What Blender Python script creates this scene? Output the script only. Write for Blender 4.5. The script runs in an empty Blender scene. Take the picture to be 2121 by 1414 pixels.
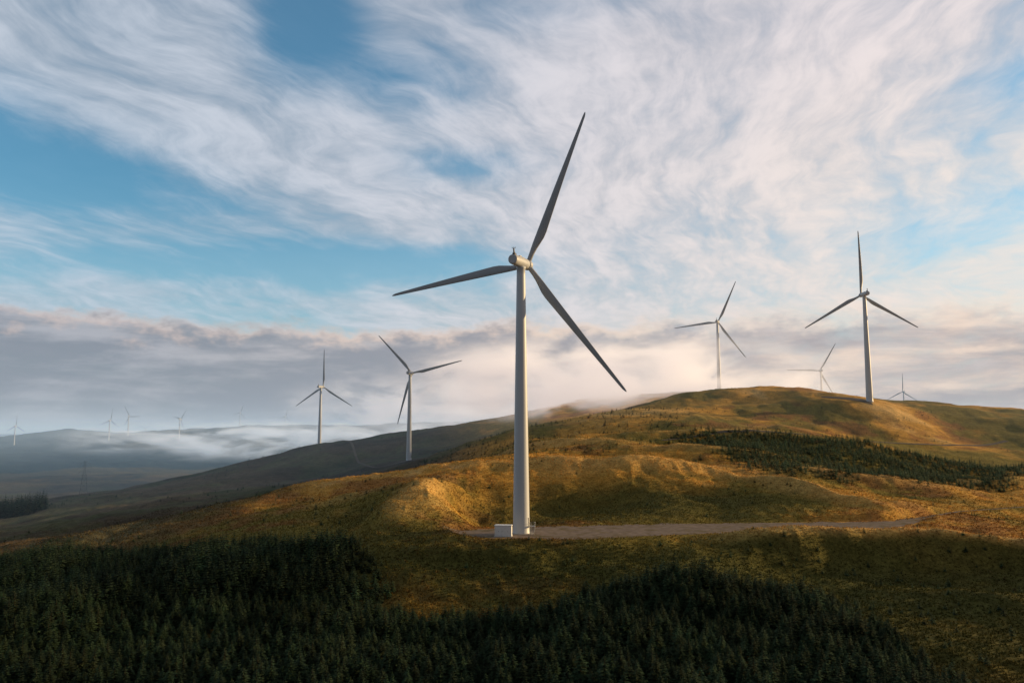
import bpy, math, random
import numpy as np
from mathutils import Matrix, Vector
random.seed(7); rng=np.random.default_rng(7)
scene=bpy.context.scene
COL=scene.collection
R=math.radians
SUN_EL=R(10.6); SUN_AZ=R(72)     # azimuth clockwise from +Y

# ------------------------------------------------------------------ node helper
class NT:
    def __init__(s,nt): s.nt=nt; s.n=nt.nodes; s.l=nt.links
    def link(s,a,b): s.l.new(a,b)
    def put(s,sock,v):
        if isinstance(v,bpy.types.NodeSocket): s.l.new(v,sock)
        elif isinstance(v,(tuple,list)):
            v=tuple(v)
            if len(sock.default_value)==4 and len(v)==3: v=v+(1,)
            sock.default_value=v
        else: sock.default_value=v
    def m(s,op,a,b=0.0,c=0.0,clamp=False):
        n=s.n.new('ShaderNodeMath'); n.operation=op; n.use_clamp=clamp
        s.put(n.inputs[0],a); s.put(n.inputs[1],b); s.put(n.inputs[2],c); return n.outputs[0]
    def add(s,a,b): return s.m('ADD',a,b)
    def sub(s,a,b): return s.m('SUBTRACT',a,b)
    def mul(s,a,b): return s.m('MULTIPLY',a,b)
    def div(s,a,b): return s.m('DIVIDE',a,b)
    def ss(s,x,lo,hi,a=0.0,b=1.0):
        n=s.n.new('ShaderNodeMapRange'); n.interpolation_type='SMOOTHSTEP'
        s.put(n.inputs[0],x); n.inputs[1].default_value=lo; n.inputs[2].default_value=hi
        n.inputs[3].default_value=a; n.inputs[4].default_value=b; return n.outputs[0]
    def lin(s,x,lo,hi,a=0.0,b=1.0):
        n=s.n.new('ShaderNodeMapRange'); s.put(n.inputs[0],x)
        for i,v in enumerate((lo,hi,a,b)): n.inputs[i+1].default_value=v
        return n.outputs[0]
    def xyz(s,x,y,z=0.0):
        n=s.n.new('ShaderNodeCombineXYZ'); s.put(n.inputs[0],x); s.put(n.inputs[1],y); s.put(n.inputs[2],z); return n.outputs[0]
    def noise(s,vec,scale,detail=4,rough=.5,dist=0.0,col=False):
        n=s.n.new('ShaderNodeTexNoise'); s.put(n.inputs['Vector'],vec)
        n.inputs['Scale'].default_value=scale; n.inputs['Detail'].default_value=detail
        n.inputs['Roughness'].default_value=rough; n.inputs['Distortion'].default_value=dist
        return n.outputs['Color' if col else 'Fac']
    def mix(s,f,a,b,mode='MIX'):
        n=s.n.new('ShaderNodeMix'); n.data_type='RGBA'; n.blend_type=mode
        s.put(n.inputs[0],f); s.put(n.inputs[6],a); s.put(n.inputs[7],b); return n.outputs[2]
    def vscale(s,v,f):
        n=s.n.new('ShaderNodeVectorMath'); n.operation='SCALE'; s.put(n.inputs[0],v); s.put(n.inputs['Scale'],f); return n.outputs[0]

# ------------------------------------------------------------------ world
world=bpy.data.worlds.new("World"); scene.world=world; world.use_nodes=True
W=NT(world.node_tree); W.n.clear()
tc=W.n.new('ShaderNodeTexCoord'); sp=W.n.new('ShaderNodeSeparateXYZ'); W.link(tc.outputs['Generated'],sp.inputs[0])
x,y,z=sp.outputs
az=W.m('ARCTAN2',x,y)
hyp=W.m('MAXIMUM',W.m('SQRT',W.add(W.mul(x,x),W.mul(y,y))),0.02)
tel=W.div(z,hyp)
pz=W.add(W.m('MAXIMUM',z,0.0),0.13)
X=W.div(x,pz); Y=W.div(y,pz)
c0,s0=math.cos(.35),math.sin(.35)
along=W.add(W.mul(X,s0),W.mul(Y,c0)); across=W.sub(W.mul(X,c0),W.mul(Y,s0))
warp=W.noise(W.xyz(X,Y,3.0),.9,4,.55,0,col=True)
wsp=W.n.new('ShaderNodeSeparateXYZ'); W.link(warp,wsp.inputs[0])
acw=W.add(across,W.mul(wsp.outputs[2],.8))
n1=W.noise(W.xyz(W.mul(acw,1.5),W.mul(along,.75),1.0),1.0,9,.58,.1)
n2=W.noise(W.xyz(W.mul(acw,4.8),W.mul(along,1.35),5.0),1.6,9,.60,.12)
n3=W.noise(W.xyz(W.mul(acw,3.4),W.mul(along,2.6),9.0),3.4,9,.58,.0)
azw=W.add(az,W.mul(W.sub(wsp.outputs[0],.5),.24)); tlw=W.add(tel,W.mul(W.sub(wsp.outputs[1],.5),.15))
blobs=[(-.57,.300,.16,.050,1.8),(-.64,.36,.10,.035,.9),(-.27,.53,.07,.09,1.2),(-.15,.46,.11,.06,.85),(-.05,.345,.09,.03,.65),
 (-.34,.20,.26,.036,1.05),(-.50,.17,.2,.028,.6),(-.17,.187,.12,.03,.9),(.54,.235,.12,.035,.45),(.57,.385,.05,.025,.5),(-.36,.27,.06,.02,.4),(.02,.57,.12,.04,.4)]
bs=0.0
for (a,t,sa,st,am) in blobs:
    dx=W.div(W.sub(azw,a),sa); dy=W.div(W.sub(tlw,t),st)
    e=W.m('EXPONENT',W.mul(W.add(W.mul(dx,dx),W.mul(dy,dy)),-1.0))
    bs=W.add(bs,W.mul(e,am))
cov=W.sub(W.add(W.add(W.add(.72,W.mul(W.sub(n1,.5),1.8)),W.mul(W.sub(n2,.5),1.45)),W.mul(W.sub(n3,.5),.75)),bs)
cm=W.ss(cov,-.48,1.22,.07,.96)
sky=W.n.new('ShaderNodeTexSky'); sky.sky_type='NISHITA'; sky.sun_disc=False
sky.sun_elevation=SUN_EL; sky.sun_rotation=SUN_AZ; sky.altitude=300; sky.air_density=1.0; sky.dust_density=.6; sky.ozone_density=2.0
skyc=W.mix(1.0,sky.outputs[0],(.84,1.64,1.76,1),'MULTIPLY')
tr=W.ss(az,-.55,.6)
cc=W.mix(tr,(5.1,5.6,6.4),(7.7,6.9,6.9))
tex=W.ss(W.add(W.add(W.mul(n2,.46),W.mul(n1,.30)),W.mul(n3,.24)),.38,.62,.82,1.13)
cc=W.vscale(cc,tex)
gx=W.div(W.sub(az,.64),.42); gy=W.div(W.sub(tel,.22),.19)
glow=W.m('EXPONENT',W.mul(W.add(W.mul(gx,gx),W.mul(gy,gy)),-1.0))
cc=W.mix(W.mul(glow,.72),cc,(10.0,8.4,7.0))
col=W.mix(cm,skyc,cc)
# pale veil towards the horizon
veil=W.mul(W.ss(tel,.10,.32,1.0,.0),.28)
col=W.mix(veil,col,W.mix(tr,(5.0,5.9,6.8),(8.6,7.3,6.6)))
# low cumulus bank near the horizon: lumpy upper edge, stratified body
nb=W.noise(W.xyz(az,W.mul(tel,1.8),.4),14.0,9,.60,.0)
nbl=W.noise(W.xyz(az,W.mul(tel,.6),2.4),4.0,3,.5,.0)
nb2=W.noise(W.xyz(az,W.mul(tel,6.5),1.7),5.5,9,.60,.3)
nb3=W.noise(W.xyz(az,W.mul(tel,2.6),7.7),13.0,8,.60,.1)
edge=W.add(W.add(W.add(.129,W.mul(tr,.022)),W.mul(W.sub(nbl,.5),.04)),W.mul(W.sub(nb,.5),.065))
dz=W.sub(edge,tel)                       # >0 inside
trc=W.ss(az,-.05,.35)
bm=W.add(W.mul(W.sub(1.0,trc),W.ss(dz,-.003,.013)),W.mul(trc,W.mul(W.ss(dz,-.02,.04),W.ss(nb3,.30,.58,.6,1.0))))
top=W.ss(W.add(dz,W.mul(W.sub(nb,.5),.06)),.0,.028,1.0,0.0)
bdark=W.mix(tr,(2.3,2.6,3.15),(4.1,3.65,3.8))
blight=W.mix(tr,(4.1,4.2,4.7),(9.0,7.1,5.8))
bc=W.mix(W.ss(W.add(W.mul(nb2,.62),W.mul(nb3,.38)),.43,.65),bdark,blight)
bc=W.mix(W.mul(top,.9),bc,W.mix(tr,(7.0,5.5,4.9),(10.8,8.2,6.1)))
low=W.ss(tel,.0,.045,1.0,0.0)
bc=W.mix(W.mul(low,.55),bc,W.mix(tr,(4.1,4.4,5.0),(5.4,4.6,4.5)))
col=W.mix(W.mul(bm,.93),col,bc)
# sky behind the viewpoint and overhead dimmed to deepen the shadows
dim=W.mul(W.ss(y,-.25,.35,.40,1.0),W.ss(z,.55,.85,1.0,.6))
col=W.vscale(col,dim)
bg=W.n.new('ShaderNodeBackground'); W.link(col,bg.inputs[0]); bg.inputs[1].default_value=.1
wo=W.n.new('ShaderNodeOutputWorld'); W.link(bg.outputs[0],wo.inputs[0])

# sun
sl=bpy.data.lights.new("sun",'SUN'); sl.energy=5.0; sl.angle=R(.5); sl.color=(1.0,.70,.35)
so=bpy.data.objects.new("sun",sl); COL.objects.link(so)
sd=Vector((math.sin(SUN_AZ)*math.cos(SUN_EL),math.cos(SUN_AZ)*math.cos(SUN_EL),math.sin(SUN_EL)))
so.rotation_euler=sd.to_track_quat('Z','Y').to_euler()
# camera
cd=bpy.data.cameras.new("camera"); cam=bpy.data.objects.new("camera",cd); COL.objects.link(cam); scene.camera=cam
cd.sensor_width=36; cd.lens=1650/2121*36; cd.clip_end=40000; cd.clip_start=1
cam.location=(0,0,0); cam.rotation_euler=(R(90+6.67),0,0)
scene.view_settings.view_transform='Standard'; scene.view_settings.look='None'; scene.view_settings.exposure=0

# ------------------------------------------------------------------ terrain function
CP=np.array([
(-60,60,-51),(0,60,-50),(60,60,-48),(-70,100,-48.5),(0,100,-46.5),(60,100,-44),(100,100,-43),
(-46,140,-44.5),(0,140,-42.5),(50,140,-39.5),(85,145,-41.5),(-90,140,-46),
(-25,180,-38.0),(4,185,-37.0),(37,185,-34.5),(82,200,-35.8),(111,200,-35.2),(116,185,-36.8),(-60,180,-39.5),(-110,180,-42),
(-46,215,-32.5),(-85,235,-34.5),(-120,250,-37),(-160,255,-39),(-230,260,-47),
(-12,236,-28.4),(2.7,236,-28.4),(40,244,-28.4),(80,250,-28.4),(115,253,-28.4),(0,221,-28.9),(40,228,-28.8),(80,236,-28.8),
(128,230,-31.2),(141,225,-33.0),(0,205,-33.5),(37,207,-32.0),(75,212,-32.8),(-25,215,-31.5),
(-8,257,-28.4),(30,266,-27.9),(70,272,-27.8),(20,300,-25.5),(60,305,-23.0),(4,335,-15.2),(38,338,-14.2),(69,340,-15.8),(90,345,-15.5),
(122,320,-21.0),(137,285,-26.0),(-31,280,-21.0),(-29,250,-25),(-10,268,-28.3),(-53,250,-28.5),(-60,310,-23),(-5,300,-24),
(-144,300,-34),(-117,350,-29.3),(-91,370,-24.3),(-58,370,-17.9),(-32,380,-14.9),(0,400,-11),
(-144,420,-45),(-110,440,-38),(-60,450,-27),(-25,460,-20),(0,470,-10),
(-265,420,-57),(-378,600,-64),(-540,850,-70.5),(-241,500,-46),(-386,800,-54),(-205,560,-40),(-143,520,-35.5),(-151,700,-33.6),(-94.4,736,-23.3),
(-22,600,-7.2),(-348,950,-42.6),(-280,1010,-21),(-247.6,1032,-18.5),(-186,1030,-7.4),(-39,1060,15.7),(30,1080,31),(146,1100,51.5),
(-348,1150,-70),(-280,1250,-65),(-186,1300,-50),(-39,1350,-20),(150,1500,20),
(3,550,3.3),(82,620,16.7),(131,640,30),(50,590,10.5),(177,655,36.7),(224,670,38.3),(262,588,24.7),(267,640,31),(300,650,27),(416,650,19.5),(358,640,20.5),
(229,880,43.4),(106,800,18),(300,900,20),(500,1000,5),(474,1220,15.6),(1046,2130,42),
(81,430,-3.9),(100,520,9),(181,470,-2.8),(215,560,13.4),(122,400,-9.6),(162,290,-27.4),(213,380,-24.8),(257,460,-16.5),(314,560,-1.7),
(200,230,-33),(160,195,-34.5),(220,300,-29),(320,420,-24),(450,560,-5),(560,700,12),(250,150,-40),
(-800,1300,-77),(-1500,2400,-62),(-2099,3385,-48.7),(-1618,3220,-25.1),(-1581,3300,-9.9),(-1274,3070,-14.7),(-600,1500,-75),(-400,1900,-75),(0,2200,-60),(-500,2800,-45),
(-2475,4500,28),(-2830,4500,-32),(-2050,4500,-12),(-1660,4500,36),(-1250,4500,40),(-707,4700,42),(-300,4700,62),(300,4700,70),(1500,4700,50),(3000,4700,50),
(-3000,7000,-40),(-1500,7000,-20),(0,7000,-10),(2000,7000,0),(-888,8000,26),(-547,7500,50),(-4000,9000,20),(0,14000,-20),(-6000,12000,-20),(6000,12000,-20),
(-500,200,-70),(-900,500,-80),(500,200,-45),(1200,700,0)],float)
def ab(x,y): return np.arctan2(x,y),np.log(np.hypot(x,y))
ca,cb=ab(CP[:,0],CP[:,1]); n=len(CP)
def U(r2): return .5*r2*np.log(r2+1e-12)
Kk=U((ca[:,None]-ca)**2+(cb[:,None]-cb)**2)+np.eye(n)*1e-4
Pm=np.c_[np.ones(n),ca,cb]
A=np.block([[Kk,Pm],[Pm.T,np.zeros((3,3))]])
sol=np.linalg.solve(A,np.r_[CP[:,2],0,0,0])
def tps(x,y):
    a,b=ab(x,y); out=np.empty(a.shape)
    af,bf,of=a.ravel(),b.ravel(),out.ravel()
    for i in range(0,len(af),60000):
        s=slice(i,i+60000)
        r2=(af[s,None]-ca)**2+(bf[s,None]-cb)**2
        of[s]=U(r2)@sol[:n]+sol[n]+sol[n+1]*af[s]+sol[n+2]*bf[s]
    return of.reshape(a.shape)
def vn(x,y,seed):
    xi=np.floor(x).astype(np.int64); yi=np.floor(y).astype(np.int64); xf=x-xi; yf=y-yi
    def h(i,j):
        v=(i*374761393+j*668265263+seed*974634777)&0xffffffff
        v=((v^(v>>13))*1274126177)&0xffffffff
        return ((v^(v>>16))&0xffffff)/float(0x7fffff)-1
    u=xf*xf*xf*(xf*(xf*6-15)+10); v=yf*yf*yf*(yf*(yf*6-15)+10)
    return (h(xi,yi)*(1-u)+h(xi+1,yi)*u)*(1-v)+(h(xi,yi+1)*(1-u)+h(xi+1,yi+1)*u)*v
def sst(x,a,b):
    t=np.clip((x-a)/(b-a),0,1); return t*t*(3-2*t)
# flat ways: list of (x,y,halfwidth,z or None)
PAD=[(-1,237,14,-28.4),(20,239,15,-28.4),(60,249,13,-28.4),(98,253,12,-28.3),(116,256,9,-28.1),(127,263,4,-28.0),(138,274,1.4,-28),(162,293,.9,-27.5),(240,330,.9,-27)]
TRK1=[(-94,736,4),(-118,705,1.5),(-136,745,1.2),(-160,820,1.2),(-180,900,1.2),(-212,980,1.2),(-247,1030,4)]
TRK2=[(82,436,1.3),(120,462,1.3),(190,482,1.3),(270,515,1.3),(345,560,1.4)]
TRK3=[(-500,1180,4),(-440,1130,4),(-380,1150,4),(-330,1230,4)]
PADR=[(232,598,2),(255,590,5),(264,588,9)]
RIM=np.array([(40,224),(75,229),(104,234),(122,233),(141,223),(156,208),(175,186)],float)
def linedist(x,y,P):
    best=np.full(x.shape,1e9); zz=np.zeros(x.shape)
    for p,q in zip(P[:-1],P[1:]):
        dx,dy=q[0]-p[0],q[1]-p[1]
        t=np.clip(((x-p[0])*dx+(y-p[1])*dy)/(dx*dx+dy*dy),0,1)
        d=np.hypot(x-p[0]-t*dx,y-p[1]-t*dy)-(p[2]+t*(q[2]-p[2]))
        m=d<best; best=np.where(m,d,best)
        if len(p)>3: zz=np.where(m,p[3]+t*(q[3]-p[3]),zz)
    return best,zz
def rimside(x,y):
    # signed distance below the bank edge (positive = on the slope under it) and mask
    dl=np.interp(x,RIM[:,0],RIM[:,1])-y+2.2*vn(x/13,y/13,85)
    return dl,sst(x,45,80)*(1-sst(x,165,190))
OCT=[(900,11,11,1),(350,5,12,1),(110,1.6,1,0),(42,1.6,2,0),(17,.9,3,0),(7,.34,4,0),(3.2,.18,5,0),(1.5,.11,6,0)]
# landforms: (x,y,rx,ry,rotation,height)
FORMS=[(-30,278,9,26,-.15,4.2),(-11,284,8,22,-.1,-3.6),(-36,252,6,12,.5,1.4),(-22,262,4,10,-.3,1.4),(22,300,36,15,.15,-4.0),(-52,262,10,20,.3,-2.2),
 (108,308,30,7,-.95,5.0),(78,303,18,12,-.9,-2.4),(40,341,70,10,.03,3.0),
 (30,210,30,6,.05,-1.4),(-10,214,22,4,-.1,1.4),(-60,300,30,8,.5,1.6),(140,288,10,5,.5,1.6),(105,188,9,22,.9,1.8),(128,196,8,20,.9,-1.8),
 (150,360,60,9,.05,3.2),(170,338,60,10,.1,-2.2),(235,400,40,9,.5,3),(120,470,44,10,.1,3.4),(230,520,50,12,.3,-4.5),(180,505,40,9,.2,3.2),
 (170,600,60,12,.2,-3),(262,556,26,9,.1,-2.0),(20,440,44,11,-.4,4.2),(40,500,40,14,-.4,-4.5),(-90,345,22,9,-.9,1.5),(60,375,50,10,-.3,-3.8),(100,395,44,8,-.2,3.0),
 (-120,600,60,25,-.5,-4),(-180,760,70,25,.9,-5),(-60,850,80,30,.6,-6),(330,480,50,12,.5,3),(90,560,40,14,-.6,3)]
def forms(x,y):
    s=np.zeros(x.shape)
    for (cx,cy,rx,ry,ro,hh) in FORMS:
        dx,dy=x-cx,y-cy; c,s_=math.cos(ro),math.sin(ro)
        u=(dx*c+dy*s_)/rx; v=(-dx*s_+dy*c)/ry; s+=hh*np.exp(-(u*u+v*v))
    return s
def height(x,y,noise=True):
    x=np.asarray(x,float); y=np.asarray(y,float)
    D=np.hypot(x,y); b=tps(x,y)+forms(x+vn(x/20,y/20,81)*5+vn(x/7,y/7,83)*1.6,y+vn(x/20,y/20,82)*5+vn(x/7,y/7,84)*1.6); nz=np.zeros(x.shape)
    dl,mk=rimside(x,y); b=b+mk*(2.6*np.exp(-((dl+2)/6)**2)-5.0*sst(dl,-1,16)*(1-sst(dl,17,60)))
    far=sst(D,1300,3500)
    for L,Am,sd_,f in OCT:
        fade=np.clip(L/(D*.0045)-.6,0,1)
        wgt=far if f else 1+far*2
        nz+=vn(x/L+sd_*7.3,y/L-sd_*3.1,sd_)*Am*fade*wgt
    hz=1-np.abs(vn(x/5.1,y/5.1,21)); nz+=(.45*sst(vn(x/33,y/33,22),-.2,.5)+.7*np.exp(-((x+28)/14)**2-((y-268)/26)**2))*hz**2*np.clip(5/(D*.0045)-.6,0,1)
    d,zz=linedist(x,y,PAD); w=1-sst(d,.5,5)
    for P,k in((TRK1,8),(TRK2,4),(TRK3,8),(PADR,8)):
        d2,_=linedist(x,y,P); nz*=sst(d2,0.5,k)
    h=b+nz
    return h*(1-w)+zz*w
def h1(x,y): return float(height(np.array([x]),np.array([y]))[0])

NC,NR=1250,1000
t=np.linspace(-1,1,NC); aa=R(38)*t+R(32)*t**5
rr=np.exp(np.linspace(math.log(45),math.log(15000),NR))
AA,RR=np.meshgrid(aa,rr); GX=RR*np.sin(AA); GY=RR*np.cos(AA); GZ=height(GX,GY)

def mesh_np(name,verts,faces,mat,smooth=False,col=None,nper=4):
    me=bpy.data.meshes.new(name)
    nv=len(verts); nf=len(faces)
    me.vertices.add(nv); me.vertices.foreach_set('co',np.asarray(verts,np.float32).ravel())
    me.loops.add(nf*nper); me.loops.foreach_set('vertex_index',np.asarray(faces,np.int32).ravel())
    me.polygons.add(nf); me.polygons.foreach_set('loop_start',np.arange(0,nf*nper,nper,dtype=np.int32))
    me.update(calc_edges=True)
    if col is not None:
        at=me.color_attributes.new('tint','FLOAT_COLOR','POINT')
        c4=np.c_[col,np.ones(nv)].astype(np.float32); at.data.foreach_set('color',c4.ravel())
    me.polygons.foreach_set('use_smooth',np.full(nf,smooth))
    me.materials.append(mat); me.validate(); return me
def obj(name,me,parent=None,loc=(0,0,0),rot=(0,0,0),scale=(1,1,1),**kw):
    o=bpy.data.objects.new(name,me); COL.objects.link(o); o.parent=parent
    o.location=loc; o.rotation_euler=rot; o.scale=scale
    for k,v in kw.items(): o[k]=v
    return o

# ------------------------------------------------------------------ materials
def newmat(name):
    m=bpy.data.materials.new(name); m.use_nodes=True; t=NT(m.node_tree)
    b=t.n['Principled BSDF']; return m,t,b
def simple(name,colr,rough=.6,metal=0,var=.12,scale=1.0,spec=.3,streak=False,col2=None,s2=.1):
    m,t,b=newmat(name); tcn=t.n.new('ShaderNodeTexCoord')
    v=tcn.outputs['Object']
    if streak:
        mp=t.n.new('ShaderNodeMapping'); t.link(v,mp.inputs[0]); mp.inputs['Scale'].default_value=(1,1,.08); v=mp.outputs[0]
    nn=t.noise(v,scale,6,.6)
    f=t.lin(nn,.3,.7,1-var,1+var)
    base=colr
    if col2: base=t.mix(t.ss(t.noise(v,s2,7,.65),.48,.62),(*colr,1),(*col2,1))
    t.link(t.vscale(base,f),b.inputs['Base Color'])
    b.inputs['Roughness'].default_value=rough; b.inputs['Metallic'].default_value=metal; b.inputs['Specular IOR Level'].default_value=spec
    return m
def tinted(name,var=.35,scales=(1.2,.25),bump=0.0,bdist=.3,trans=False):
    m,t,b=newmat(name); g=t.n.new('ShaderNodeNewGeometry'); a=t.n.new('ShaderNodeAttribute'); a.attribute_name='tint'
    n_=t.noise(g.outputs['Position'],scales[0],5,.65); n2_=t.noise(g.outputs['Position'],scales[1],4,.6)
    f=t.mul(t.lin(n_,.3,.7,1-var,1+var),t.lin(n2_,.3,.7,1-var*.6,1+var*.6))
    t.link(t.vscale(a.outputs['Color'],f),b.inputs['Base Color'])
    b.inputs['Roughness'].default_value=.95; b.inputs['Specular IOR Level'].default_value=.05
    if bump:
        bp=t.n.new('ShaderNodeBump'); bp.inputs['Strength'].default_value=bump; bp.inputs['Distance'].default_value=bdist
        t.link(n_,bp.inputs['Height']); t.link(bp.outputs[0],b.inputs['Normal'])
    return m
M_ground=tinted('moor_grass',.42,(1.3,.22),.9,.6)
M_grav=simple('gravel',(.20,.155,.12),.95,0,.3,.5,.05,col2=(.15,.115,.065),s2=.22)
M_path=simple('track_gravel',(.14,.115,.085),.95,0,.3,.4,.05)
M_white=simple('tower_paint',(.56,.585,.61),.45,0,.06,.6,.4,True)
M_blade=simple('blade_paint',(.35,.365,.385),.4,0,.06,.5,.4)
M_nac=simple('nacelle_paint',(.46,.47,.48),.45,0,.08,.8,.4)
M_dark=simple('dark_steel',(.04,.04,.045),.5,.6,.1,2)
M_steel=simple('galvanised_steel',(.34,.34,.34),.45,.7,.15,3)
M_pyl=simple('weathered_steel',(.12,.13,.15),.8,.2,.15,3)
M_kiosk=simple('kiosk_paint',(.80,.81,.80),.5,0,.08,1.5)
M_conc=simple('concrete',(.33,.31,.28),.9,0,.2,1.5,.1)
M_leaf=tinted('spruce_needles',.35,(1.5,.3))
M_bark=simple('spruce_bark',(.07,.05,.035),.9,0,.3,3,.05)
M_tuft=tinted('dry_grass',.3,(2.0,.2))

# ------------------------------------------------------------------ ground sheet
def c_(*a): return np.array(a)
def zones(x,y):
    D=np.hypot(x,y); a=np.arctan2(x,y)
    nA=vn(x/70,y/70,31)*.6+vn(x/24,y/24,32)*.35+vn(x/8,y/8,33)*.22+vn(x/2.7,y/2.7,34)*.16*np.clip(900/D-1,0,1)
    nB=vn(x/45+9,y/45,35)*.6+vn(x/13,y/13,36)*.4+vn(x/4,y/4,37)*.25
    gold=c_(.56,.295,.056); tan=c_(.68,.42,.14); olive=c_(.20,.155,.034); green=c_(.070,.072,.019); hea=c_(.25,.10,.042)
    w=sst(nA,-.35,.3)[...,None]; col=olive*(1-w)+gold*w
    w=sst(nA,.3,.9)[...,None]; col=col*(1-w)+tan*w
    w=(sst(nB,.15,.6)*.6)[...,None]; col=col*(1-w)+hea*w
    def blob(cx,cy,rx,ry): return np.exp(-(((x-cx)/rx)**2+((y-cy)/ry)**2))
    # pale tan on raised spurs, and along the rim as its painted sunlit crest
    dl,mk=rimside(x,y)
    g=np.clip(forms(x,y)/3.0,0,1)*(D<1300)*.6+mk*np.exp(-((dl+4)/6)**2)*.8; g=np.clip(g,0,.85); col=col*(1-g[...,None])+tan*g[...,None]
    g=np.clip(blob(40,294,56,26)*1.6+blob(20,208,75,12)*1.2+blob(-30,225,14,14)+blob(-50,262,9,20)*.9+mk*sst(dl,0,4)*(1-sst(dl,65,120))*1.2,0,1)  # dark olive in hollows and front bank; under the rim it paints in shade
    g=g*sst(g+nB*.25,.15,.6)*.9
    col=col*(1-g[...,None])+(olive*.3+green*.68)*g[...,None]
    g=sst(-y+(222+.05*x),-5,20)*sst(nB+.8-(x-90)/60.,-.2,.4)*.7
    col=col*(1-g[...,None])+green*g[...,None]
    g=(np.maximum(sst(-a,-.02,.12)*sst(D,395,440),sst(-x+.25*(y-250),95,150)*(y<420)*.92)*(1-sst(D,1300,2000)))[...,None]  # heath brown beyond the ridge; the near-left term also paints in unlit moor
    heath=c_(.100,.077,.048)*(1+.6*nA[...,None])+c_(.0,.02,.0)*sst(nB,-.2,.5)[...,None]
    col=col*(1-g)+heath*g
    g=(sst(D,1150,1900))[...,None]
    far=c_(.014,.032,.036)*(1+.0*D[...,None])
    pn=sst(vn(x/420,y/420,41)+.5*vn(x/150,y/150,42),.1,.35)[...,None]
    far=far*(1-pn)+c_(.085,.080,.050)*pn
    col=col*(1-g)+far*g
    return np.clip(col,.01,1)
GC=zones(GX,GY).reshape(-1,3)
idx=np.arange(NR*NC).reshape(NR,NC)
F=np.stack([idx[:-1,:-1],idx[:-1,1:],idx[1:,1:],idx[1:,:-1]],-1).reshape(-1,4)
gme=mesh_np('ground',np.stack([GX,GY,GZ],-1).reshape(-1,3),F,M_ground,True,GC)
obj('ground',gme,kind='structure',label='rolling moorland hills with golden grass and heather')
if gme.polygons[1000].normal.z<0: gme.flip_normals()

def ribbon(name,P,mat,off,step,nx,label,edge=.6,zf=None):
    pts=[];hw=[]
    for p,q in zip(P[:-1],P[1:]):
        L=math.hypot(q[0]-p[0],q[1]-p[1]); k=max(1,int(L/step))
        for i in range(k):
            t=i/k; pts.append((p[0]+t*(q[0]-p[0]),p[1]+t*(q[1]-p[1]))); hw.append(p[2]+t*(q[2]-p[2]))
    pts.append(P[-1][:2]); hw.append(P[-1][2]); pts=np.array(pts,float); hw=np.array(hw)
    for _ in range(int(6/step)+2):
        pts[1:-1]=(pts[:-2]+2*pts[1:-1]+pts[2:])/4; hw[1:-1]=(hw[:-2]+2*hw[1:-1]+hw[2:])/4
    T=np.gradient(pts,axis=0); T/=np.linalg.norm(T,axis=1)[:,None]; Nn=np.c_[-T[:,1],T[:,0]]
    s=np.linspace(-1,1,nx)
    ed=np.clip(hw/4,.15,1)*edge
    lp=hw+ed*vn(pts[:,0]/6,pts[:,1]/6,51)+ed*.5*vn(pts[:,0]/1.6,pts[:,1]/1.6,52)
    lm=hw+ed*vn(pts[:,0]/6,pts[:,1]/6,53)+ed*.5*vn(pts[:,0]/1.6,pts[:,1]/1.6,54)
    l=np.where(s[None,:]>0,lp[:,None],lm[:,None])
    XX=pts[:,0,None]+Nn[:,0,None]*s*l; YY=pts[:,1,None]+Nn[:,1,None]*s*l
    ZZ=height(XX,YY)+off
    r,c=XX.shape; id_=np.arange(r*c).reshape(r,c)
    f=np.stack([id_[:-1,:-1],id_[:-1,1:],id_[1:,1:],id_[1:,:-1]],-1).reshape(-1,4)
    me=mesh_np(name,np.stack([XX,YY,ZZ],-1).reshape(-1,3),f,mat,True)
    if me.polygons[0].normal.z<0: me.flip_normals()
    return obj(name,me,kind='structure',label=label)
PADX=[(-20,236,1.5),(-14,236,8)]+[p[:3] for p in PAD[:]]
ribbon('gravel_road',PADX,M_grav,.05,.8,24,'grey gravel crane pad and access road at the turbine foot',1.8)
ribbon('track',TRK1,M_path,.35,3,5,'stony service track over the heath')
ribbon('track',TRK2,M_path,.18,2,5,'pale grassy track along the hillside',.3)
ribbon('track',TRK3,M_path,.5,4,5,'pale track crossing the dark valley floor')
ribbon('track',PADR,M_path,.15,2,8,'gravel hardstanding around the turbine foot')

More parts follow.
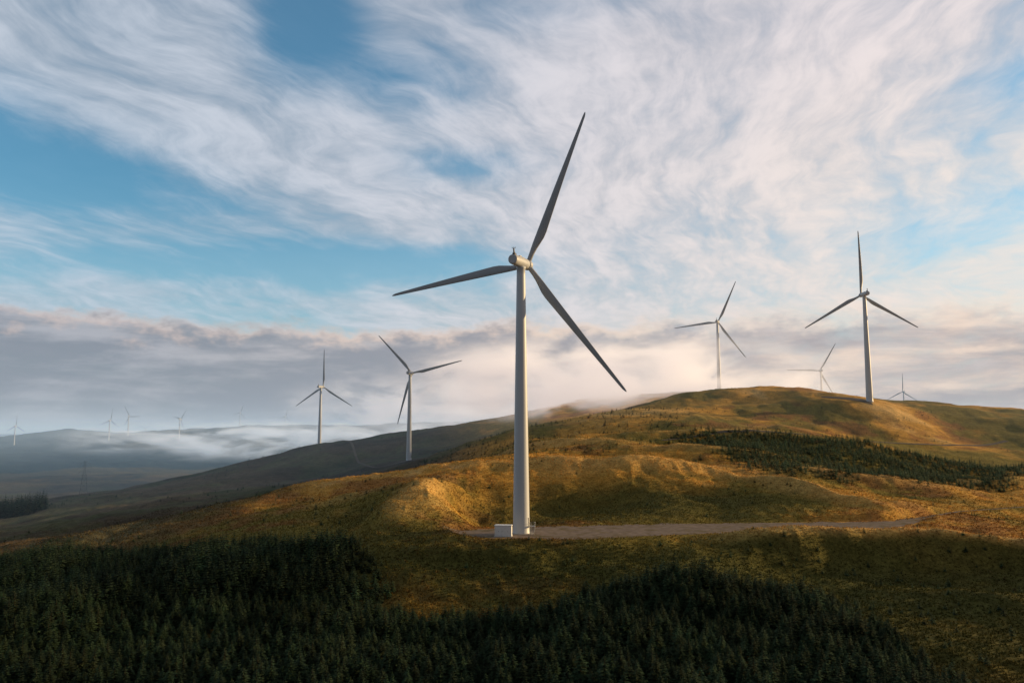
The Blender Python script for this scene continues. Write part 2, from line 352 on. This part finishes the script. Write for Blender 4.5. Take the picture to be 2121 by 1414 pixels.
# ------------------------------------------------------------------ spruce trees
def crown(seed,tiers,nb,fine):
    r=np.random.default_rng(seed); V=[];Fc=[];C=[]
    slim=r.uniform(.23,.32)
    for i in range(tiers):
        t=.05+.95*(i/(tiers-1))**.92; Rr=slim*(1-t)**.68+.006
        k=max(4,int(nb*(1-.45*t)))
        ph0=r.uniform(0,6.28)
        for j in range(k):
            if r.random()<.07: continue
            ph=ph0+6.283*j/k+r.uniform(-.25,.25); L=Rr*r.uniform(.65,1.25)
            dr=-.03-.16*L/.2*r.uniform(.3,1.0)*.4+(.03 if t>.6 else 0)
            z0=t+r.uniform(-.015,.015); d=np.array([math.cos(ph),math.sin(ph),0]); s_=np.array([-d[1],d[0],0])
            w=L*r.uniform(.28,.42)
            up=np.array([0,0,1.])
            root=up*(z0+.01); mid=d*L*.55+up*(z0+dr*.35); tip=d*L+up*(z0+dr*.75)
            a=mid+s_*w+up*dr*.35; b=mid-s_*w+up*dr*.35
            base=len(V); tone=r.uniform(.7,1.3)
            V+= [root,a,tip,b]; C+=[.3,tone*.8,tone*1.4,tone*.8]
            Fc.append((base,base+1,base+2)); Fc.append((base,base+2,base+3))
            if fine:
                for sg in(-1,1):
                    for q,(ff,ww) in enumerate(((.35,.9),(.7,.6))):
                        p0=d*L*ff+up*(z0+dr*ff*.6); p1=d*L*(ff+.28)+s_*sg*w*1.5*ww+up*(z0+dr*(ff+.35)); p2=d*L*(ff+.22)+up*(z0+dr*ff*.7)
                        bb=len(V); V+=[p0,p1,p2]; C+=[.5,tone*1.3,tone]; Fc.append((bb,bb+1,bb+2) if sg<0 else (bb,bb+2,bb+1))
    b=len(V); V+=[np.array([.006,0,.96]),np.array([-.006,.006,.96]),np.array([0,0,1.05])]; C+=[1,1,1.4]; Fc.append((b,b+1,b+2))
    return np.array(V),np.array(Fc),np.array(C)
TIPC=np.array([.028,.050,.024])
FINE=[crown(100+i,17,10,True) for i in range(8)]
COARSE=[crown(200+i,11,7,False) for i in range(8)]

POLY_L=[(-300,70),(-300,262),(-160,260),(-120,257),(-85,243),(-60,235),(-44,226),(-37,208),(-30,190),(-25,177),(0,175),(12,180),(25,188),(38,195),(50,199),(62,197),(69,188),(72,176),(73,163),(73,150),(75,135),(77,120),(78,70)]
POLY_M=[(85,428),(92,385),(102,352),(134,348),(200,373),(267,415),(330,450),(330,485),(300,475),(238,470),(180,465),(122,460),(93,450)]
def inside(px,py,P):
    r=np.zeros(px.shape,bool); j=len(P)-1
    for i in range(len(P)):
        xi,yi=P[i];xj,yj=P[j]
        c=((yi>py)!=(yj>py))&(px<(xj-xi)*(py-yi)/(yj-yi+1e-9)+xi); r^=c; j=i
    return r
def jgrid(x0,x1,y0,y1,s):
    X_,Y_=np.meshgrid(np.arange(x0,x1,s),np.arange(y0,y1,s)); X_=X_.ravel()+rng.uniform(-.45,.45,X_.size)*s; Y_=Y_.ravel()+rng.uniform(-.45,.45,Y_.size)*s
    return X_,Y_
trees=[]
def addt(x,y,hlo,hhi,lum=1.0):
    hh=rng.uniform(hlo,hhi,len(x)); 
    if len(x): trees.append(np.c_[x,y,hh,np.full(len(x),lum)])
X_,Y_=jgrid(-300,90,92,272,1.85)
m=inside(X_+vn(X_/6,Y_/6,61)*4,Y_+vn(X_/6,Y_/6,62)*4,POLY_L)&(np.abs(X_)/Y_<.72)
X_,Y_=X_[m],Y_[m]; hn=4.9+1.2*vn(X_/14,Y_/14,64)+1.0*np.exp(-((X_-62)/16)**2-((Y_-180)/22)**2)
edgef=np.where(inside(X_,Y_+6,POLY_L)&inside(X_+5,Y_,POLY_L),1,.72)
trees.append(np.c_[X_,Y_,hn*edgef*rng.uniform(.55,1.35,len(X_)),1+.45*vn(X_/16,Y_/16,90)])
X_,Y_=jgrid(60,360,325,510,2.1)
fr=rng.normal(0,4,(2,X_.size))
m=inside(X_+vn(X_/16,Y_/16,65)*12+fr[0],Y_+vn(X_/16,Y_/16,66)*12+fr[1],POLY_M)&(vn(X_/10,Y_/10,67)+.15*rng.normal(size=X_.size)>-.55)&(rng.random(X_.size)<.92); addt(X_[m],Y_[m],1.6,4.4,3.4)
X_,Y_=jgrid(-160,330,178,620,4.2)
dd,_=linedist(X_,Y_,PAD)
dens=sst(vn(X_/28,Y_/28,68)+.4*vn(X_/9,Y_/9,69),.05,.7)*.38+.03
m=(rng.random(X_.size)<dens)&(dd>4)&(np.abs(X_)/Y_<.72)&~inside(X_,Y_,POLY_L); addt(X_[m],Y_[m],.7,2.0,2.0)
X_,Y_=jgrid(72,160,140,226,4.4); m=(rng.random(X_.size)<.36*(1.25-(X_-72)/88)); addt(X_[m],Y_[m],.9,2.5,1.4)
X_,Y_=jgrid(-60,130,395,600,4.5); m=(rng.random(X_.size)<.5)&(vn(X_/40,Y_/25,70)>.05)&(X_<60+.1*Y_); addt(X_[m],Y_[m],1.2,2.8,1.6)
X_,Y_=jgrid(-520,-60,400,1000,9); m=(rng.random(X_.size)<.3*sst(vn(X_/70,Y_/70,71),-.1,.6)); addt(X_[m],Y_[m],1.5,3.2,1.2)
X_,Y_=jgrid(-560,-375,640,720,5); m=(np.abs(X_)/Y_>.575); addt(X_[m],Y_[m],11,16)
T_=np.concatenate(trees); T_=T_[np.abs(T_[:,0])/T_[:,1]<.8]
TZ=height(T_[:,0],T_[:,1])-.1
top=(TZ+T_[:,2])/T_[:,1]; D_=T_[:,1]; ta=T_[:,0]/D_
# how much of each tree stands clear of the nearer canopy
NB=2600; buf=np.full(NB,-.2967); shown=np.zeros(len(T_))
for i in np.argsort(D_):
    if abs(ta[i])>.62: continue
    hw_=.2*T_[i,2]/D_[i]; b0=int((ta[i]-hw_+.66)/1.32*NB); b1=max(b0+1,int((ta[i]+hw_+.66)/1.32*NB))
    base_=max(TZ[i]/D_[i],-.2967)
    shown[i]=np.clip(top[i]-np.maximum(buf[b0:b1],base_),0,None).mean()*(b1-b0)
    bm_=(b0+b1)//2; q=max(1,(b1-b0)//4); buf[bm_-q:bm_+q+1]=np.maximum(buf[bm_-q:bm_+q+1],top[i]-.3*T_[i,2]/D_[i])
order=np.argsort(-shown)[:300]; sel=np.zeros(len(T_),bool); sel[order]=True
fine_me=[]
for i,(V,Fc,C) in enumerate(FINE):
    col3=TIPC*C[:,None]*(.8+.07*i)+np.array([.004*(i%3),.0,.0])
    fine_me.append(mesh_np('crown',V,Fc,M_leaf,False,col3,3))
def trunk_mesh():
    V=[];Fc=[];k=7
    for zz,r_ in((-.05,.016),(.0,.014),(.3,.010),(.65,.006),(1.0,.0012)):
        for j in range(k): V.append((r_*math.cos(6.283*j/k),r_*math.sin(6.283*j/k),zz))
    for l in range(4):
        for j in range(k): Fc.append((l*k+j,l*k+(j+1)%k,(l+1)*k+(j+1)%k,(l+1)*k+j))
    return mesh_np('trunk',V,Fc,M_bark,True)
tr_me=trunk_mesh()
for i in np.where(sel)[0]:
    px,py,hh=T_[i,:3]; s=hh/1.05; wsc=rng.uniform(.95,1.3)
    e=obj('spruce_tree',None,None,(px,py,TZ[i]),(rng.uniform(-.03,.03),rng.uniform(-.03,.03),rng.uniform(0,6.28)),(s*wsc,s*wsc,s),
          label='dark green spruce tree in a dense hillside plantation',category='tree',group='spruce trees of the hillside plantation')
    e.empty_display_size=.2
    obj('trunk',tr_me,e); obj('crown',fine_me[rng.integers(8)],e)
VV=[];FF=[];CCs=[];o_=0
rest=np.where(~sel)[0]
for i in rest:
    px,py,hh,lum=T_[i]
    V,Fc,C=(FINE if (py<185 and hh>3.6) else COARSE)[rng.integers(8)]
    s=hh/1.05; w=rng.uniform(.95,1.35)*(1.3 if hh<4 else 1.0); an=rng.uniform(0,6.28); ca_,sa_=math.cos(an),math.sin(an)
    Vn=np.c_[(V[:,0]*ca_-V[:,1]*sa_)*s*w+px,(V[:,0]*sa_+V[:,1]*ca_)*s*w+py,V[:,2]*s+TZ[i]]
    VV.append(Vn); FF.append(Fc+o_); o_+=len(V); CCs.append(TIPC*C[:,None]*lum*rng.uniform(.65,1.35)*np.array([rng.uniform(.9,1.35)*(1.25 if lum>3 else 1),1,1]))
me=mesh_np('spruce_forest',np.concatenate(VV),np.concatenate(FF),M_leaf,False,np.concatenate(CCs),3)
obj('spruce_forest',me,kind='stuff',label='dark green spruce plantation covering the hillside',category='forest')

# ------------------------------------------------------------------ grass tussocks
def tufts(name,count,y0,y1,hlo,hhi,spread,colf,mask,label,nb=6):
    r=np.exp(rng.uniform(math.log(y0),math.log(y1),count)); a=rng.uniform(-.62,.62,count); x=r*np.sin(a); y=r*np.cos(a)
    d,_=linedist(x,y,PAD); k=((d>.4)|((d>-1.6)&(rng.random(count)<.4)))&mask(x,y); d,_=linedist(x,y,TRK2); k&=d>0
    x,y=x[k],y[k]; z=height(x,y)-.03; n_=len(x); col=colf(x,y)*rng.uniform(.75,1.3,n_)[:,None]
    hh=rng.uniform(hlo,hhi,n_)
    V=np.zeros((n_,nb,3,3)); 
    for j in range(nb):
        ph=rng.uniform(0,6.283,n_); bx,by=np.cos(ph)*spread*.25,np.sin(ph)*spread*.25
        w=spread*.16; L=hh*rng.uniform(.6,1.1,n_); out=spread*rng.uniform(.4,1.0,n_)
        V[:,j,0]=np.c_[x+bx-np.sin(ph)*w,y+by+np.cos(ph)*w,z]; V[:,j,1]=np.c_[x+bx+np.sin(ph)*w,y+by-np.cos(ph)*w,z]
        V[:,j,2]=np.c_[x+np.cos(ph)*out,y+np.sin(ph)*out,z+L]
    V=V.reshape(-1,3); Fc=np.arange(len(V)).reshape(-1,3); C=np.repeat(col,nb*3,axis=0)
    me=mesh_np(name,V,Fc,M_tuft,False,C,3); return obj(name,me,kind='stuff',label=label,category=name.replace('_',' '))
tufts('grass',170000,150,520,.2,.55,.45,lambda x,y:zones(x,y)*1.05,lambda x,y:~inside(x,y,POLY_L),'golden dry moor grass tussocks on the slopes')
tufts('heather',7000,175,480,.3,.6,.7,lambda x,y:zones(x,y)*.5+np.array([.07,.035,.018]),
      lambda x,y:(vn(x/45+9,y/45,35)*.6+vn(x/13,y/13,36)*.4>.2)&~inside(x,y,POLY_L),'reddish brown heather and bracken clumps',8)

# ------------------------------------------------------------------ wind turbines
def lathe(name,prof,mat,k=40,axis='Z',cap=True):
    V=[];Fq=[]
    for (r_,z_) in prof:
        for j in range(k):
            a=6.28318*j/k; V.append((r_*math.cos(a),r_*math.sin(a),z_) if axis=='Z' else (r_*math.cos(a),z_,r_*math.sin(a)))
    for l in range(len(prof)-1):
        for j in range(k):
            q=(l*k+j,l*k+(j+1)%k,(l+1)*k+(j+1)%k,(l+1)*k+j); Fq.append(q if axis=='Z' else q[::-1])
    if cap:
        top_=tuple((len(prof)-1)*k+j for j in range(k)); bot=tuple(range(k))[::-1]
        Fq.append(top_ if axis=='Z' else top_[::-1]); Fq.append(bot if axis=='Z' else bot[::-1])
    me=bpy.data.meshes.new(name); me.from_pydata(V,[],Fq); me.polygons.foreach_set('use_smooth',[len(p.vertices)==4 for p in me.polygons]); me.materials.append(mat); me.update(); return me
def boxes(name,L,mat):
    V=[];Fq=[]
    for (c,s,*rest_) in L:
        Mx=rest_[0] if rest_ else Matrix.Identity(3); b=len(V)
        for dx,dy,dz in((-1,-1,-1),(1,-1,-1),(1,1,-1),(-1,1,-1),(-1,-1,1),(1,-1,1),(1,1,1),(-1,1,1)):
            p=Mx@Vector((dx*s[0]/2,dy*s[1]/2,dz*s[2]/2)); V.append((p.x+c[0],p.y+c[1],p.z+c[2]))
        Fq+=[(b,b+3,b+2,b+1),(b+4,b+5,b+6,b+7),(b,b+1,b+5,b+4),(b+1,b+2,b+6,b+5),(b+2,b+3,b+7,b+6),(b+3,b,b+4,b+7)]
    me=bpy.data.meshes.new(name); me.from_pydata(V,[],Fq); me.materials.append(mat); me.update(); return me
def beam(p,q,w):
    p,q=Vector(p),Vector(q); d=q-p; M3=d.to_track_quat('Z','Y').to_matrix(); return ((p+q)/2,(w,w,d.length),M3)
HUB=80.0
prof=[(2.5,-1.0),(2.5,.3),(2.42,.42)]
for i in range(1,40): prof.append((2.42-(2.42-1.28)*(i/40)**1.05,.42+77.4*i/40))
prof+=[(1.28,77.9),(1.42,78.0),(1.42,78.6)]
tower_me=lathe('tower',prof,M_white,48)
def nacelle():
    V=[];Fq=[];k=32
    secs=[(-6.6,1.15),(-6.56,1.3),(-6.45,1.40),(-6.2,1.47),(-5.6,1.52),(-4,1.57),(0,1.62),(2.6,1.6),(3.7,1.5),(3.9,1.36)]
    for (yy,a) in secs:
        for j in range(k):
            t=6.28318*j/k; c,s=math.cos(t),math.sin(t); e=.92
            V.append((a*abs(c)**e*(1 if c>=0 else -1),yy,a*.98*abs(s)**e*(1 if s>=0 else -1)))
    for l in range(len(secs)-1):
        for j in range(k): Fq.append((l*k+j,(l+1)*k+j,(l+1)*k+(j+1)%k,l*k+(j+1)%k))
    Fq.append(tuple(range(k))); Fq.append(tuple((len(secs)-1)*k+j for j in range(k))[::-1])
    me=bpy.data.meshes.new('nacelle'); me.from_pydata(V,[],Fq); me.polygons.foreach_set('use_smooth',[len(p.vertices)==4 for p in me.polygons]); me.materials.append(M_nac); me.update(); return me
nac_me=nacelle()
hub_me=lathe('rotor_hub',[(1.25,-1.35),(1.6,-1.2),(1.65,.2),(1.5,1.0),(1.1,1.75),(.55,2.2),(.1,2.35)],M_nac,28,'Y')
vane_me=boxes('wind_vane',[((0,-5.4,2.4),(.28,.45,1.8)),((0,-5.4,3.4),(1.1,.1,.1)),((-.5,-5.4,3.58),(.1,.1,.35)),((.5,-5.4,3.58),(.1,.1,.35)),((0,-5.4,3.5),(.12,.12,.6)),((0,-5.0,1.75),(.8,1.3,.5)),beam((0,-4.3,1.5),(0,-5.4,3.1),.2)],M_dark)
rail_me=boxes('roof_hatch',[((0,-1.5,1.62),(1.4,1.6,.2)),((0,1.2,1.6),(1.0,1.2,.16))],M_nac)
def blade():
    V=[];Fq=[];k=16; S=[0,.02,.05,.09,.13,.17,.21,.27,.35,.45,.55,.65,.75,.85,.92,.97,.985,.995,1.0]
    L=48.2
    for s in S:
        zz=1.3+L*s
        if s<.21:
            u=sst(np.array(s),.03,.20); ch=1.5*(1-u)+2.85*u; th=1.5*(1-u)+.8*u
        else:
            u=(s-.21)/.79; ch=2.85*((1-u)*.74+.26)*(1.0 if s<.96 else max(0.08,math.sqrt(max(0,1-((s-.96)/.04)**2)))); th=.8*(1-u)**1.2+.05
        ch=float(max(ch,.1)); th=float(min(th,ch)); tw=R(15)*(1-s)**2; off=.22*ch*float(sst(np.array(s),.03,.2))
        for j in range(k):
            t=6.28318*j/k; c,sn=math.cos(t),math.sin(t)
            px=ch/2*c; py=th/2*sn*(1 if s<.06 else (1-.55*max(c,-.2)*float(sst(np.array(s),.05,.2))))
            px+=off; X2=px*math.cos(tw)-py*math.sin(tw); Y2=px*math.sin(tw)+py*math.cos(tw)
            V.append((X2,Y2+1.2*s*s,zz))
    for l in range(len(S)-1):
        for j in range(k): Fq.append((l*k+j,l*k+(j+1)%k,(l+1)*k+(j+1)%k,(l+1)*k+j))
    Fq.append(tuple((len(S)-1)*k+j for j in range(k)))
    me=bpy.data.meshes.new('blade'); me.from_pydata(V,[],Fq); me.polygons.foreach_set('use_smooth',[True]*len(me.polygons)); me.materials.append(M_blade); me.update(); return me
blade_me=blade()
door_me=boxes('door',[((2.36,0,3.3),(.14,1.0,2.2)),((2.45,-.35,3.25),(.08,.08,.25)),((2.36,0,4.5),(.22,1.25,.12))],M_steel)
st=[]
for i in range(9):
    st.append(((2.9+1.0,-1.6-.28*i+.0,2.1-.235*i),(1.0,.3,.05)))
st.append(((3.2,-.3,2.2),(1.7,2.2,.07)))
for sx in(3.42,4.38): st.append(beam((sx,-1.4,2.15),(sx,-3.95,0.05),.12))
for sx in(3.4,4.4):
    st.append(beam((sx,-1.4,3.25),(sx,-3.9,1.15),.07))
    for q in range(5): yy=-1.4-.62*q; zb=2.2-.235*(.62/.28)*q*.97; st.append(beam((sx,yy,max(zb,0)),(sx,yy,zb+1.08),.06))
for yy in(-1.35,.75): st.append(beam((4.02,yy,0),(4.02,yy,3.25),.09))
st+= [beam((2.5,.75,3.25),(4.02,.75,3.25),.07),beam((4.02,-1.35,3.25),(4.02,.75,3.25),.07),beam((2.6,.75,0),(2.6,.75,3.25),.08),beam((4.02,-1.35,2.7),(4.02,.75,2.7),.05)]
stair_me=boxes('staircase',st,M_steel)
LBL='white three-bladed wind turbine on '
TUR=[ # x,y,z or None, yaw deg, rotor angle, ground text
 (2.7,236,-28.4,23,22.9,'gravel pad beside white kiosk'),
 (263.5,588,None,0,359.5,'a golden grassy hilltop'),
 (229,880,None,22,24.7,'misty hilltop behind the ridge'),
 (474,1220,None,4,31,'far slope, foot hidden by hill'),
 (1046,2130,34,3,2,'distant slope, foot hidden by hill'),
 (-247.6,1032,None,21,0.5,'brown heath ridge above mist'),
 (-94.4,736,None,12,77,'brown heath beside stony track'),
 (-2099,3385,None,5,2,'a distant hazy hill'),(-1618,3220,None,10,8,'a distant hazy hill'),(-1581,3300,None,8,90,'a distant hazy hill'),
 (-2700,5900,-34,0,50,'a distant hazy hill'),(-1274,3070,None,30,40,'a distant hazy hill'),(-1530,4500,None,12,20,'a distant misty plateau'),
 (-1276,4500,22,15,15,'a distant misty plateau'),(-888,8000,None,0,35,'the far misty skyline'),(-547,7500,None,0,55,'the far misty skyline')]
TILT=R(2.5)
for k,(tx,ty,tz,yaw,th,txt) in enumerate(TUR):
    if tz is None: tz=h1(tx,ty)
    root=obj('wind_turbine',None,None,(tx,ty,tz),label=LBL+txt,category='wind turbine',group='wind turbines of the hill wind farm')
    tw=obj('tower',tower_me,root)
    if k<7:
        obj('door',door_me,tw,rot=(0,0,R(-20)))
        if k==0: obj('staircase',stair_me,tw,rot=(0,0,R(-12)))
    na=obj('nacelle',nac_me,root,(0,0,HUB),(TILT,0,R(-yaw)))
    if k<7: obj('wind_vane',vane_me,na); obj('roof_hatch',rail_me,na)
    q=5.3*math.cos(TILT)
    hb=obj('rotor_hub',hub_me,root,(q*math.sin(R(yaw)),q*math.cos(R(yaw)),HUB+5.3*math.sin(TILT)),(TILT,0,R(-yaw)))
    for j in range(3): obj('blade',blade_me,hb,(0,0,0),(0,R(th+120*j),0))

obj('foundation',lathe('foundation',[(3.6,-.6),(3.6,.06),(3.5,.1),(2.52,.1)],M_conc,48,cap=False),loc=(2.7,236,-28.33),kind='structure',label='round concrete foundation under the turbine tower')
kx,ky,kz=-2.4,229.5,-28.35
kr=obj('transformer_kiosk',None,None,(kx,ky,kz),(0,0,R(-6)),label='white metal transformer kiosk with double doors on gravel pad',category='kiosk')
obj('wall',boxes('wall',[((0,0,1.55),(4.7,2.5,2.7)),((0,0,.12),(4.9,2.7,.26)),((-2.3,-1.27,1.55),(.1,.06,2.6)),((2.3,-1.27,1.55),(.1,.06,2.6))],M_kiosk),kr)
obj('roof',boxes('roof',[((0,0,2.99),(5.0,2.8,.16)),((0,0,3.1),(4.6,2.4,.07))],M_kiosk),kr)
for dx in(-1.6,-.62,.9):
    d_=obj('door',boxes('door',[((dx,-1.275,1.5),(.92,.05,2.2)),((dx,-1.31,2.2),(.6,.03,.04)),((dx,-1.31,2.1),(.6,.03,.04)),((dx,-1.31,2.0),(.6,.03,.04))],M_kiosk),kr)
    obj('handle',boxes('handle',[((dx+.34,-1.33,1.4),(.05,.05,.3))],M_dark),d_)

px_,py_=-424,800; pz_=h1(px_,py_); L=[]
def sq(h):
    w=3.4*(1-h/36)**1.1+.6 if h<26 else .9
    return [(-w,-w,h),(w,-w,h),(w,w,h),(-w,w,h)]
lv=[0,7,13,18,22,26,30,34,38]
for a_,b_ in zip(lv[:-1],lv[1:]):
    A4,B4=sq(a_),sq(b_)
    for i in range(4):
        j=(i+1)%4; L+=[beam(A4[i],B4[i],.12),beam(A4[i],B4[j],.07),beam(A4[j],B4[i],.07),beam(B4[i],B4[j],.06)]
pr=obj('electricity_pylon',boxes('electricity_pylon',L,M_pyl),None,(px_,py_,pz_-.5),(0,0,.5),(.88,.88,.88),label='grey steel lattice electricity pylon standing in the valley',category='pylon')
CA=[]
for h_,w_ in((26,6),(30.5,7),(35,5)):
    CA+=[beam((-w_,0,h_),(w_,0,h_),.12),beam((-w_,0,h_),(0,0,h_+2),.07),beam((w_,0,h_),(0,0,h_+2),.07)]
    for sx in(-w_,w_): CA.append(beam((sx,0,h_),(sx,0,h_-1.8),.1))
obj('crossarm',boxes('crossarm',CA,M_pyl),pr)

# ------------------------------------------------------------------ haze and mist volumes
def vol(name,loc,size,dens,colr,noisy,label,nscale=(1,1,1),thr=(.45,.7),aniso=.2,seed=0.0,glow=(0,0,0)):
    # glow: added emission standing in for multiple scattering, per unit of optical depth
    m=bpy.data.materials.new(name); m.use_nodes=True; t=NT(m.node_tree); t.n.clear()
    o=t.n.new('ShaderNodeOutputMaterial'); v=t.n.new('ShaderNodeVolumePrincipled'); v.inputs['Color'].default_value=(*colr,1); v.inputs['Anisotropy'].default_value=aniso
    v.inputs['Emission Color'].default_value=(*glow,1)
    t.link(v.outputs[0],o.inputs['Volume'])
    if noisy:
        tcn=t.n.new('ShaderNodeTexCoord'); vv=tcn.outputs['Object']
        ln=t.n.new('ShaderNodeVectorMath'); ln.operation='LENGTH'; t.link(vv,ln.inputs[0])
        fall=t.ss(ln.outputs['Value'],.2,1.0,1.0,0.0)
        mp=t.n.new('ShaderNodeMapping'); t.link(vv,mp.inputs[0]); mp.inputs['Scale'].default_value=nscale; mp.inputs['Location'].default_value=(seed,seed*.7,0)
        nn=t.noise(mp.outputs[0],1.0,5,.6,.5)
        de=t.mul(t.mul(t.ss(nn,thr[0],thr[1]),fall),dens)
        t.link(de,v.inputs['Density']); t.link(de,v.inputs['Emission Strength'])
        me=lathe(name,[(math.sin(math.pi*i/14)*1.0+1e-4,-math.cos(math.pi*i/14)) for i in range(15)],m,28,cap=False)
        o2=obj(name,me,None,loc,(0,0,0),size,kind='stuff',label=label,category=name)
    else:
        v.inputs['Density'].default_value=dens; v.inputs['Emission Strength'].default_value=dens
        me=boxes(name,[((0,0,0),(2,2,2))],m)
        o2=obj(name,me,None,loc,(0,0,0),size,kind='structure',label=label,category='haze')
    return o2
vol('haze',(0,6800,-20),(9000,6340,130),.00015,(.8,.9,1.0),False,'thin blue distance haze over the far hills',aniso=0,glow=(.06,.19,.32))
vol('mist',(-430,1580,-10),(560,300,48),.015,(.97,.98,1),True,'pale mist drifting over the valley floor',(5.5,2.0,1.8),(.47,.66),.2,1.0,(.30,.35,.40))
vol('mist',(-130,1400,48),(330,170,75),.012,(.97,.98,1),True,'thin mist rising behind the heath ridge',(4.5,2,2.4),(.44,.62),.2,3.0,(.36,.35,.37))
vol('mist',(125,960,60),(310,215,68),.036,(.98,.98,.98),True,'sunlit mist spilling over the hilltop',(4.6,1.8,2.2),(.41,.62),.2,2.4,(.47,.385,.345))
